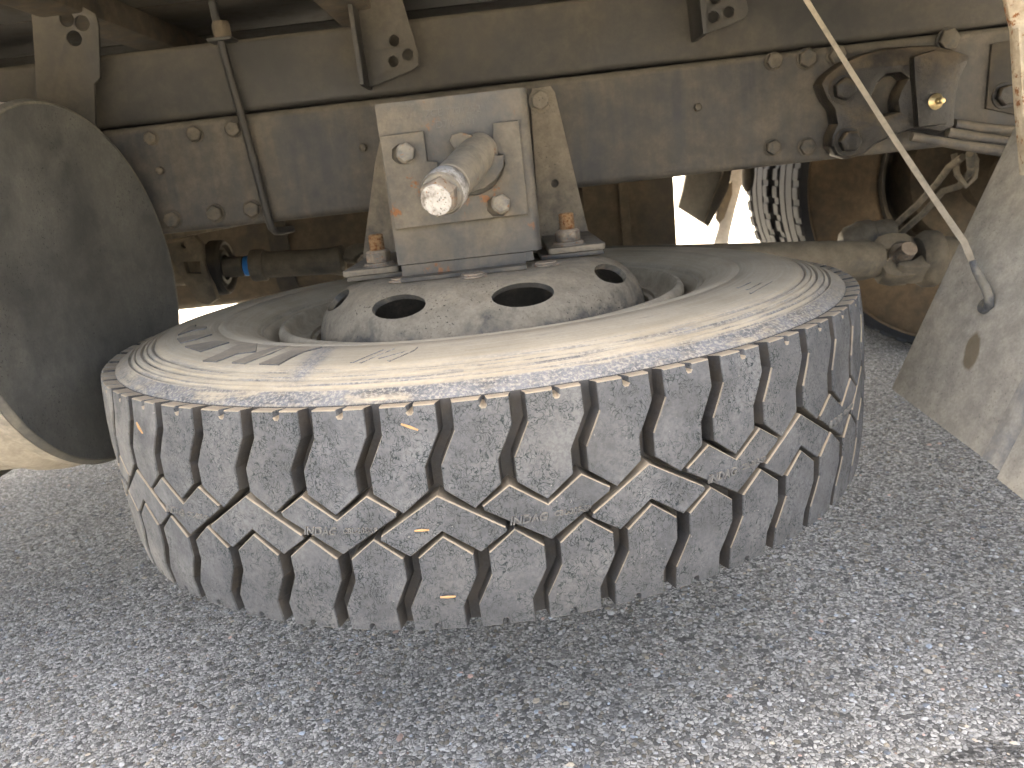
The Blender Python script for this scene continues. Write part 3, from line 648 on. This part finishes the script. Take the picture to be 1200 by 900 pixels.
PITCHN = 51; p_ = 360/PITCHN; G0 = -3.6
RT = .518
def rtop(z): return RT-.006*(abs(z)/108)**3
def offset_poly(poly, d):                        # poly in mm, counter-clockwise; d > 0 grows
    n = len(poly); out = []
    for i in range(n):
        a, b, c_ = Vector(poly[i-1]), Vector(poly[i]), Vector(poly[(i+1) % n])
        e1 = (b-a).normalized(); e2 = (c_-b).normalized(); n1 = Vector((e1.y, -e1.x)); n2 = Vector((e2.y, -e2.x))
        k = 1+n1.dot(n2); m_ = (n1+n2)/max(k, .35); out.append(b+m_*d)
    return out
MM = RT*1000*math.pi/180                         # mm per degree at the tread surface
GROW = .55
def tread_block(outline):
    """Mesh of one rubber block about angle 0: outline in (degrees, mm), drafted walls, softened edge."""
    poly = [(a*MM, z) for a, z in outline]
    if sum(poly[i-1][0]*poly[i][1]-poly[i][0]*poly[i-1][1] for i in range(len(poly))) < 0: poly = poly[::-1]
    vv = []; n = len(poly)
    for off, dr in ((2.4, None), (.25, -.0018), (-.05, -.0005), (-.6, 0.)):
        for x, z in offset_poly(poly, off+GROW):
            if dr is None: r_ = .4955
            else: r_ = rtop(z)+dr
            z = max(-109., min(109., z)) if dr is not None else max(-106.5, min(107.0, z))
            a = x/MM; vv.append((r_*math.sin(R(a)), -r_*math.cos(R(a)), z/1000))
    ff = [tuple(range(3*n, 4*n))]
    for l in range(3): ff += [(l*n+i, l*n+(i+1) % n, (l+1)*n+(i+1) % n, (l+1)*n+i) for i in range(n)]
    me = bpy.data.meshes.new('tread_block'); me.from_pydata(vv, [], ff)
    bm = bmesh.new(); bm.from_mesh(me); bmesh.ops.recalc_face_normals(bm, faces=bm.faces)
    top = [f for f in bm.faces if len(f.verts) > 4]; bmesh.ops.triangulate(bm, faces=top); bm.to_mesh(me); bm.free()
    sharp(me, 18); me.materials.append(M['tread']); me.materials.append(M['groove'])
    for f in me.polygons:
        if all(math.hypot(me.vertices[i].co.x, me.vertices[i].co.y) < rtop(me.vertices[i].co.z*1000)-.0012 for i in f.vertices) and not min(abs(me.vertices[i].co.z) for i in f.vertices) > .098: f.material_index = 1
    return me
GW = .86
def gx(z): return 1.7 if z >= 84 else 0. if z <= 54 else 1.7*(z-54)/30
lug = [(GW+gx(z), z) for z in (32, 54, 69, 84, 108)]
c0 = 1.7+p_/2+.25
lug += [(c0-.42, 108), (c0-.40, 103), (c0-.2, 100.4), (c0+.2, 100.4), (c0+.40, 103), (c0+.42, 108)]
lug += [(p_-GW+gx(z), z) for z in (108, 84, 69, 54, 32)]
lug += [(p_/2, 13)]
lug = [(a-p_/2, z) for a, z in lug]
lug_me = tread_block(lug); low_me = tread_block([(-a, -z) for a, z in lug])
ind = [(-6.15, 9.4), (-6.25, 12.8), (-3.55, 29.2), (0, 6.2), (3.55, 29.2), (6.25, 12.8), (6.15, 9.4), (0, -26.0)]
ind_me = tread_block(ind); chev_me = tread_block([(-a, -z) for a, z in ind])
def add_block(me, deg):
    o = bpy.data.objects.new('tread_block', me); COL.objects.link(o); o.parent = tyre; o.rotation_euler = (0, 0, R(deg)); return o
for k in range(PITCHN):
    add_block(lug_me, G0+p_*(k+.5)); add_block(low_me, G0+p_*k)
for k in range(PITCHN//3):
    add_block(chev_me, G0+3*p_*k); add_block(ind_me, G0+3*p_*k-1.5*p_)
# raised maker's lettering, on every second-type centre block
def wrap(x0, z0, sz):
    def f(x, y, z):
        a = (x+x0)/RT; r_ = rtop((y+z0)*1000)+z+.0002; return Vector((r_*math.sin(a), -r_*math.cos(a), y+z0))
    return f
t1 = text_mesh('INDAG', .0105, .0011, wrap(-.0192, -.0040, 0), 'lettering', 'letter_tread', tyre, .0002, .25)
t2 = text_mesh('CBL-205-SP', .0068, .0009, wrap(.0205, -.0030, 0), 'lettering', 'letter_tread', tyre, .00008, .2)
for k in range(PITCHN//3):
    for src in (t1, t2):
        o = src if k == 0 else bpy.data.objects.new('lettering', src.data)
        if k: COL.objects.link(o); o.parent = tyre
        o.matrix_parent_inverse = Matrix.Identity(4); o.rotation_euler = (0, 0, R(G0+3*p_*k-1.5*p_))
# raised letters on the sidewall
upz = sorted([(r_, z) for r_, z in up_prof if r_ < .494])
def side_z(r_): return WZ+float(np.interp(r_, [a for a, b in upz], [b for a, b in upz]))
def on_side(px, py):
    z = .5
    for _ in range(12):
        p = atz(px, py, z); z = side_z(min(.49, max(.3, math.hypot(p.x, p.y))))
    return p
def z1(x, y): return 180+x/6, 350+y/6
def pad(pts, h=.0016, name='raised_letter'):
    P = [on_side(*q_) for q_ in pts]; mb = MB(); n = len(P)
    c_ = sum(P, Vector())/n
    lo = [p-Vector((0, 0, .003)) for p in P]; hi = []
    for p in P: qv = c_+(p-c_)*.985; hi.append(Vector((qv.x, qv.y, side_z(math.hypot(qv.x, qv.y))+h)))
    mb.add(lo+hi, [tuple(range(n))[::-1], tuple(range(n, 2*n))]+[(i, (i+1) % n, n+(i+1) % n, n+i) for i in range(n)])
    for i, v in enumerate(mb.v): mb.v[i] = (v[0], v[1], v[2])
    return mb.build(name, 'letter', tyre)
for poly in ([(595, 330), (735, 320), (722, 378), (600, 392), (440, 450), (345, 446), (470, 392)], [(548, 458), (745, 380), (880, 342), (965, 340), (835, 388), (640, 464)],
             [(740, 467), (900, 398), (1030, 348), (1190, 346), (1060, 378), (960, 425), (880, 470)], [(218, 342), (440, 302), (535, 312), (430, 345), (330, 378)],
             [(166, 286), (300, 262), (415, 256), (300, 292), (190, 318)], [(170, 262), (255, 200), (300, 188), (290, 205), (375, 200), (370, 215), (260, 232)]):
    pad([z1(*q_) for q_ in poly])
def z2(x, y): return 370+x/6, 380+y/6
for poly in ([(470, 130), (490, 130), (556, 176), (318, 276), (300, 274), (525, 178)], [(395, 135), (412, 135), (482, 182), (260, 276), (240, 276), (455, 184)],
             [(440, 246), (680, 168), (720, 165), (690, 190), (520, 262), (500, 260), (650, 190)]):
    o = pad([z2(*q_) for q_ in poly], .0011, 'raised_mark'); o.data.materials.clear(); o.data.materials.append(M['sidewall'])
def z3(x, y): return 780+x/5, 290+y/5
for poly in ([(415, 238), (495, 203), (500, 206), (425, 241)], [(470, 250), (560, 205), (566, 208), (482, 250)], [(490, 270), (618, 198), (626, 201), (500, 273)]):
    o = pad([z3(*q_) for q_ in poly], .0011, 'raised_mark'); o.data.materials.clear(); o.data.materials.append(M['sidewall'])

# rim
rp = [(.2935, .098), (.2932, .1110), (.2897, .1168), (.2842, .1178), (.2797, .1138), (.2775, .102), (.2752, .100), (.2715, .0955), (.2650, .0940), (.2590, .0935), (.2575, .0965), (.2520, .0970), (.2505, .0930), (.2440, .0920),
      (.2400, .02), (.2400, -.06), (.27, -.075), (.2775, -.098), (.2840, -.112), (.2915, -.108), (.2915, -.098), (.284, -.08), (.2838, .08), (.286, .09)]
mb = MB().lathe([(a, b+WZ) for a, b in rp], 160); rim = mb.build('rim', 'rim', wheel, ang=50)
# pressed disc with hand holes
dp = [(.085, .1655), (.150, .1655), (.170, .1635), (.188, .1575), (.204, .1485), (.218, .1375), (.229, .1230), (.236, .1050), (.2392, .085), (.2395, .03), (.2325, .03), (.2322, .084), (.229, .1030), (.222, .1190), (.212, .1320), (.199, .1420), (.184, .1500), (.168, .1555), (.150, .1575), (.085, .1575)]
mb = MB().lathe([(a, b+WZ) for a, b in dp], 160)
disc = mb.build('wheel_disc', 'disc', wheel, ang=50)
cm = MB()
for k in range(8):
    th = R(17.5+45*k); ctr = Vector((math.sin(th)*.207, -math.cos(th)*.207, WZ+.1465)); nrm = Vector((math.sin(th)*.62, -math.cos(th)*.62, .78)).normalized(); tan = Vector((math.cos(th), math.sin(th), 0)); bi = nrm.cross(tan)
    ring = [tan*(.0400*math.cos(a))+bi*(.0205*math.sin(a)) for a in [2*math.pi*j/32 for j in range(32)]]
    cm.add([ctr+r_-nrm*.05 for r_ in ring]+[ctr+r_+nrm*.05 for r_ in ring], [tuple(range(32))[::-1], tuple(range(32, 64))]+[(i, (i+1) % 32, 32+(i+1) % 32, 32+i) for i in range(32)])
cut = cm.build('cutter', None)
md = disc.modifiers.new('holes', 'BOOLEAN'); md.operation = 'DIFFERENCE'; md.object = cut; md.solver = 'EXACT'
dg = bpy.context.evaluated_depsgraph_get(); nm = bpy.data.meshes.new_from_object(disc.evaluated_get(dg)); disc.modifiers.clear(); disc.data = nm; nm.name = 'wheel_disc'; sharp(nm, 40)
bpy.data.objects.remove(cut)
# free stud holes are covered by plain nuts on the far side of the disc
for k in range(8):
    th = R(90+45*k)
    if k in (0, 4): continue
    c_ = Vector((math.sin(th)*.1375, -math.cos(th)*.1375, WZ+.1655))
    hex_bolt(disc, c_, (0, 0, 1), .016, .003, 'nut', washer=.019, name='stud_plug')

# ------------------------------------------------------------------ spare wheel carrier
YF = -.100                                      # front face of the carrier box
car = thing('spare_wheel_carrier', 'grey steel spare wheel carrier bolted to the rail, tube projecting from its front', 'wheel carrier', (0, 0, .542))
tl, tr_, b_r, b_l = at(436, 122, YF), at(617, 103, YF), at(641, 296, YF), at(471, 322, YF)
def arcp(cx, cy, r, a0, a1, n=6): return [(cx+r*math.cos(R(a0+(a1-a0)*k/n)), cy+r*math.sin(R(a0+(a1-a0)*k/n))) for k in range(n+1)]
xl_, xr_ = -.1, .0935; th_ = .006
def lean(x, z): return x                         # box is upright
sec = [(xl_, YR-.012), (xl_, YF)]+arcp(xr_-.012, YF+.012, .012, 270, 360)+[(xr_, YR-.012), (xr_-th_, YR-.012)]+arcp(xr_-.012, YF+.012, .012-th_, 360, 270)+[(xl_+th_, YF+th_), (xl_+th_, YR-.012)]
mb = MB(); mb.prism(sec, .563, tl.z-.001, lambda u, v, w: Vector((u, v, w))); bxo = mb.build('box_section', 'carrier', car, 0, 40)
# bent lip at the bottom, resting on the disc
lipc = [(YF+th_, .562), (YF+th_, .549), (YF+.002, .5425), (YF-.024, .5425), (YF-.0245, .5475), (YF+.0, .5478), (YF, .5505), (YF, .562)]
mb = MB(); mb.prism(lipc, xl_+.004, .070, lambda u, v, w: Vector((w, u, v))); mb.build('bottom_lip', 'carrier', car, 0, 40)
mb = MB(); mb.prism([(YF, .5625), (YF, .5505), (YF+th_, .5505), (YF+th_, .5625)], .0702, .081, lambda u, v, w: Vector((w, u, v))); mb.build('lip_corner', 'carrier', car)
# cover plate with the open round cut-out
YC = YF-.0085
cutp = [(513, 190), (513, 198), (519, 213), (530, 224), (545, 230), (562, 228), (577, 220), (588, 206), (592, 192), (588, 181), (578, 178)]
cov = plate('cover_plate', [pxs([(444.5, 160), (496, 153.5), (500.7, 189)]+cutp+[(577.8, 144.5), (608, 141), (619, 251), (464, 269)], YC),
      [(at(473+dx, 180+dy, YC).x, at(473+dx, 180+dy, YC).z) for dx, dy in ((-13, -5), (-6, -11), (6, -11), (12, -4), (12, 6), (6, 12), (-6, 12), (-13, 6))],
      [(at(584+dx, 241+dy, YC).x, at(584+dx, 241+dy, YC).z) for dx, dy in ((-13, -5), (-6, -11), (6, -11), (12, -4), (12, 6), (6, 12), (-6, 12), (-13, 6))]], YC, YF-.0005, 'carrier', car, .001)
for px, py in ((476, 179), (587.5, 238.5)):
    hex_bolt(car, at(px, py, YC-.001)+Vector((0, .004, 0)), (0, -1, 0), .0125, .013, 'bolt_carrier', name='bolt', rot=.3, washer=.0135)
# stamped plate marks
def stamp(body, px, py, px2, py2, size):
    a, b = at(px, py, YF), at(px2, py2, YF); c_ = (a+b)/2; an = math.atan2(b.z-a.z, b.x-a.x)
    def f(x, y, z): return Vector((c_.x+x*math.cos(an)-y*math.sin(an), YF-.0003-z, c_.z+x*math.sin(an)+y*math.cos(an)))
    text_mesh(body, size, .0004, f, 'stamped_number', 'stamp', bxo)
stamp('2CE 7201252', 497, 134, 565, 127, .0130); stamp('D7J05401', 508, 147, 560, 141, .0130)
# hooked cam behind the tube
plate('cam', [pxs([(527, 166), (530, 158), (540, 155), (552, 158), (566, 165), (576, 175), (582, 182), (591, 181), (590, 196), (582, 210), (568, 221), (550, 226), (541, 226), (536, 214), (534, 190), (534, 176)], YF-.022)], YF-.030, YF-.009, 'carrier', car, .003)
# tube with hexagon end
S0 = at(559, 181, YF-.02); S1 = at(517, 228, -.255); sd = (S1-S0); SL = sd.length; qs = frame(S0, sd)
mb = MB(); mb.lathe([(0, -.015), (.0235, -.015), (.0235, SL-.034), (.0222, SL-.033), (.0222, SL-.029), (.0242, SL-.028), (.0245, SL-.004), (.0225, SL), (0, SL)], 48, qs, False); shaft = mb.build('winch_tube', 'shaft', car)
mb = MB(); mb.lathe([(.0246, SL-.024), (.0258, SL-.022), (.0258, SL-.006), (.0246, SL-.003)], 48, qs, False); mb.build('painted_collar', 'white_paint', shaft)
mb = MB(); rr = [(.0215, SL), (.0215, SL+.014), (.0190, SL+.0175)]
vv = [qs @ Vector((r_*math.cos(k*math.pi/3+.35), r_*math.sin(k*math.pi/3+.35), z_)) for r_, z_ in rr for k in range(6)]
mb.add(vv, [tuple(range(6))[::-1], tuple(range(12, 18))]+[(l*6+i, l*6+(i+1) % 6, l*6+6+(i+1) % 6, l*6+6+i) for l in range(2) for i in range(6)])
hx = mb.build('hex_head', 'nut', shaft, .0008); hx['label'] = 'hexagon end with worn white paint and rusty flats'
mb = MB(); mb.lathe([(0, SL+.0176), (.0178, SL+.0176), (.0172, SL+.0190), (0, SL+.0195)], 36, qs, False); mb.build('painted_face', 'white_paint', shaft)
# legs, feet, studs and nuts
YL = YR-.008
plate('leg', [pxs([(621, 112), (624, 104), (645, 101), (650, 108), (694, 292), (634, 300)], YL), circle(at(650, 215, YL).x, at(650, 215, YL).z, .0065, 16)], YL-.004, YL+.004, 'leg', car, .001)
plate('leg', [pxs([(455, 122), (500, 118), (492, 300), (424, 312), (440, 190)], YL)], YL-.004, YL+.004, 'leg', car, .001)
hex_bolt(car, at(633, 118, YL-.004), (0, -1, 0), .0155, .011, 'leg', washer=.019, rot=.5)
for s_, xa, xb, sx in ((-1, -.188, -.108, -.1385), (1, .103, .184, .1345)):
    mb = MB(); mb.prism(rounded(xa, xb, -.048, YL-.004, .006, 3), .5495, .5575, lambda u, v, w: Vector((u, v, w))); ft_ = mb.build('foot', 'leg', car, .001)
    mb = MB(); mb.prism(rounded(xa+.004 if s_ < 0 else xa-.012, xb+.012 if s_ < 0 else xb-.002, -.046, .06, .004, 2), .5425, .5488, lambda u, v, w: Vector((u, v, w))); mb.build('pad_plate', 'carrier', car, .001)
    mb = MB(); mb.lathe([(0, .5577), (.024, .5577), (.024, .5600), (.0215, .5602), (.0215, .5632), (0, .5632)], 36, Matrix.Translation((sx, -.018, 0)), False); mb.build('washer', 'nut', car)
    hex_bolt(car, (sx, -.018, .5634), (0, 0, 1), .0178, .0165, 'nut', name='nut', rot=.25 if s_ < 0 else .05)
    pr = [(0, .575)]
    z_ = .5795
    while z_ < .6015: pr += [(.0098, z_), (.0112, z_+.001), (.0098, z_+.002)]; z_ += .002
    pr += [(.0085, z_+.001), (0, z_+.001)]
    mb = MB(); mb.lathe(pr, 24, Matrix.Translation((sx, -.018, 0)), False); mb.build('stud', 'thread', car, ang=30)

# ------------------------------------------------------------------ mudguard at the right, its stay and strap
A = at(1045, 455, .0); B = at(1195, 140, .0)
guard = thing('mudguard', 'dusty beige mudguard panel hanging at an angle beside the spare wheel', 'mudguard', A)
inner = lambda t: A.lerp(B, t)
# panel frame: t along the slope (from the bottom), w towards the camera
wdir = Vector((.03, -1, -.13)); 
def gp(t, w, off=0.):
    n_ = (B-A).normalized().cross(wdir.normalized()).normalized()
    if n_.x > 0: n_ = -n_
    return A+(B-A)*t+wdir*w+n_*off
def sheet(name, ws, m, offs, t0=0., t1=1.83, th=.005, sag=0.):
    mb = MB(); nT = 14; vv = []; n = len(ws)
    for o_ in (0, -th):
        for i in range(nT+1):
            t_ = t0+(t1-t0)*i/nT
            for j, w in enumerate(ws): vv.append(gp(t_, w, offs[j]+o_+sag*math.sin(t_*2.2)*.01))
    def id_(s_, i, j): return s_*(nT+1)*n+i*n+j
    ff = []
    for i in range(nT):
        for j in range(n-1): ff += [(id_(0, i, j), id_(0, i, j+1), id_(0, i+1, j+1), id_(0, i+1, j)), (id_(1, i, j), id_(1, i+1, j), id_(1, i+1, j+1), id_(1, i, j+1))]
    for i in range(nT):
        for j in (0, n-1): ff.append((id_(0, i, j), id_(0, i+1, j), id_(1, i+1, j), id_(1, i, j)))
    for j in range(n-1):
        for i in (0, nT): ff.append((id_(0, i, j), id_(0, i, j+1), id_(1, i, j+1), id_(1, i, j)))
    return mb.add(vv, ff).build(name, m, guard, ang=50)
sheet('panel', [0, .01, .08, .16, .222], 'guard', [0, .003, .001, 0, -.002], sag=.2)
sheet('fold_band', [.2222, .232, .260, .264], 'guard_band', [-.002, -.001, -.001, -.004], sag=.2)
sheet('outer_panel', [.2642, .30, .45, .62], 'guard', [.003, .004, .003, .0], t0=-.02, sag=.2)
ov = MB(); hp = gp(.38, .105, .004)
# worn oval patch stamped in the panel
ws = []; 
nrm = (B-A).normalized().cross(wdir.normalized()).normalized(); nrm = -nrm if nrm.x > 0 else nrm
e1 = (B-A).normalized(); e2 = wdir.normalized(); co = at(1140, 412, 0)
def guard_hit(px, py):
    d = (at(px, py, 0)-CAM).normalized(); t_ = (A-CAM).dot(nrm)/d.dot(nrm); return CAM+d*t_
co = guard_hit(1140, 412)
def oval_stain(m, c_, u_, v_, a_, b_, colour):
    """A brown oval stain on the panel, ragged at its edge."""
    t = NT(m.node_tree); b = m.node_tree.nodes['Principled BSDF']; old = b.inputs['Base Color'].links[0].from_socket
    pos = t.n('NewGeometry').outputs['Position']
    sub = t.n('VectorMath', operation='SUBTRACT'); t.set(sub.inputs[0], pos); sub.inputs[1].default_value = c_
    ds_ = []
    for vec, rr in ((u_, a_), (v_, b_)):
        o = t.n('VectorMath', operation='DOT_PRODUCT'); t.set(o.inputs[0], sub.outputs[0]); o.inputs[1].default_value = vec/rr; ds_.append(t.math('MULTIPLY', o.outputs['Value'], o.outputs['Value']))
    d_ = t.math('ADD', t.math('ADD', *ds_), t.math('MULTIPLY', t.math('SUBTRACT', t.noise(pos, 70, 4), .5), .9))
    t.set(b.inputs['Base Color'], t.mix(t.ramp(d_, .55, 1.15, .8, 0.), old, colour))
oval_stain(M['guard'], co, (e1*.9-e2*.42).normalized(), (e1*.42+e2*.9).normalized(), .028, .0145, (.17, .125, .07, 1))
# upright stay at the edge of the picture
st = thing('guard_stay', 'pale upright plate with rusty edge at the right edge, above the mudguard', 'bracket', at(1200, 200, -.2))
plate('plate', [pxs([(1158, -186), (1176, -20), (1182, 14), (1187, 34), (1192, 120), (1199, 205), (1250, 212), (1242, -196)], -.2)], -.2, -.192, 'guard_rust', st, .0015)
plate('edge_flange', [pxs([(1187.5, 34), (1192.5, 120), (1199.5, 205), (1203, 205), (1196.5, 120), (1191, 34)], -.205)], -.214, -.2005, 'guard_rust', st, .001)
# strap
hk = guard_hit(1166, 335)
sp = [at(888, -92, .085), at(915, -48, .07), at(945, 0, .055), at(1000, 88, .02), at(1048, 163, -.02), at(1090, 226, -.06), at(1130, 284, -.10), at(1155, 318, -.13)]
h0 = guard_hit(1164, 326); sp[-1] = h0+nrm*.030-e1*.0+Vector((-.004, 0, .014)); 
strap = thing('support_strap', 'thin pale strap running down to a hook on the mudguard', 'strap', h0)
mb = MB(); vv = []; pts = [sp[0]]
for i in range(len(sp)-1):
    for k in range(1, 5): pts.append(sp[i].lerp(sp[i+1], k/4))
for i, p in enumerate(pts):
    d_ = (pts[min(i+1, len(pts)-1)]-pts[max(i-1, 0)]).normalized(); v = (p-CAM).normalized(); s_ = d_.cross(v).normalized(); n_ = s_.cross(d_)
    wv = .0032+.0010*i/len(pts)+random.uniform(-.0003, .0003)
    vv += [p+s_*wv+n_*.0015, p-s_*wv+n_*.0015, p-s_*wv-n_*.0015, p+s_*wv-n_*.0015]
ff = [(i*4+k, i*4+(k+1) % 4, i*4+4+(k+1) % 4, i*4+4+k) for i in range(len(pts)-1) for k in range(4)]+[(0, 1, 2, 3), tuple(len(vv)-4+k for k in range(4))]
mb.add(vv, ff).build('band', 'strap', strap)
hkp = [pts[-1]+Vector((0, 0, .002)), h0+nrm*.026, guard_hit(1171, 342)+nrm*.022, guard_hit(1171, 352)+nrm*.016, guard_hit(1165, 360)+nrm*.008, guard_hit(1157, 361)+nrm*.001]
MB().tube(hkp, [.0045, .0055, .0062, .0062, .006, .0055], 12).build('hook', 'hook', strap, ang=60)
MB().lathe([(0, 0), (.011, 0), (.0105, .004), (.007, .006), (0, .006)], 20, frame(guard_hit(1158, 360)+nrm*.0035, nrm), False).build('hook_washer', 'hook', strap)

# ------------------------------------------------------------------ bits caught on the tread
def tread_pt(px, py, off=.0):
    d_ = (at(px, py, 0)-CAM).normalized(); o = CAM; r_ = RT+off
    a = d_.x**2+d_.y**2; b = 2*(o.x*d_.x+o.y*d_.y); c_ = o.x**2+o.y**2-r_*r_; D = b*b-4*a*c_
    return o+d_*((-b-math.sqrt(max(D, 0)))/2/a)
for (x0, y0, x1, y1), lb in (((470, 497, 490, 504), 'dry straw bit stuck high on a tread lug left of centre'), ((486, 622, 503, 621), 'dry straw bit on the centre tread block left of the middle'),
                             ((516, 700, 534, 699), 'dry straw bit low on a bottom tread lug'), ((160, 495, 167, 508), 'dry straw bit on the tread near the dark tank')):
    a, b = tread_pt(x0, y0, .0012), tread_pt(x1, y1, .0012)
    tag(MB().tube([a, a.lerp(b, .5)+Vector((0, -.001, .0005)), b], [.0008, .0013, .0007], 6).build('straw', 'straw'), lb, 'straw')
a, b = tread_pt(270, 553, -.006), tread_pt(275, 568, -.006)
tag(MB().tube([a, a.lerp(b, .3), a.lerp(b, .6), b], [.0008, .0034, .003, .0006], 8).build('seed_husk', 'seed'), 'yellow seed husk lodged in a tread groove at left', 'seed husk')
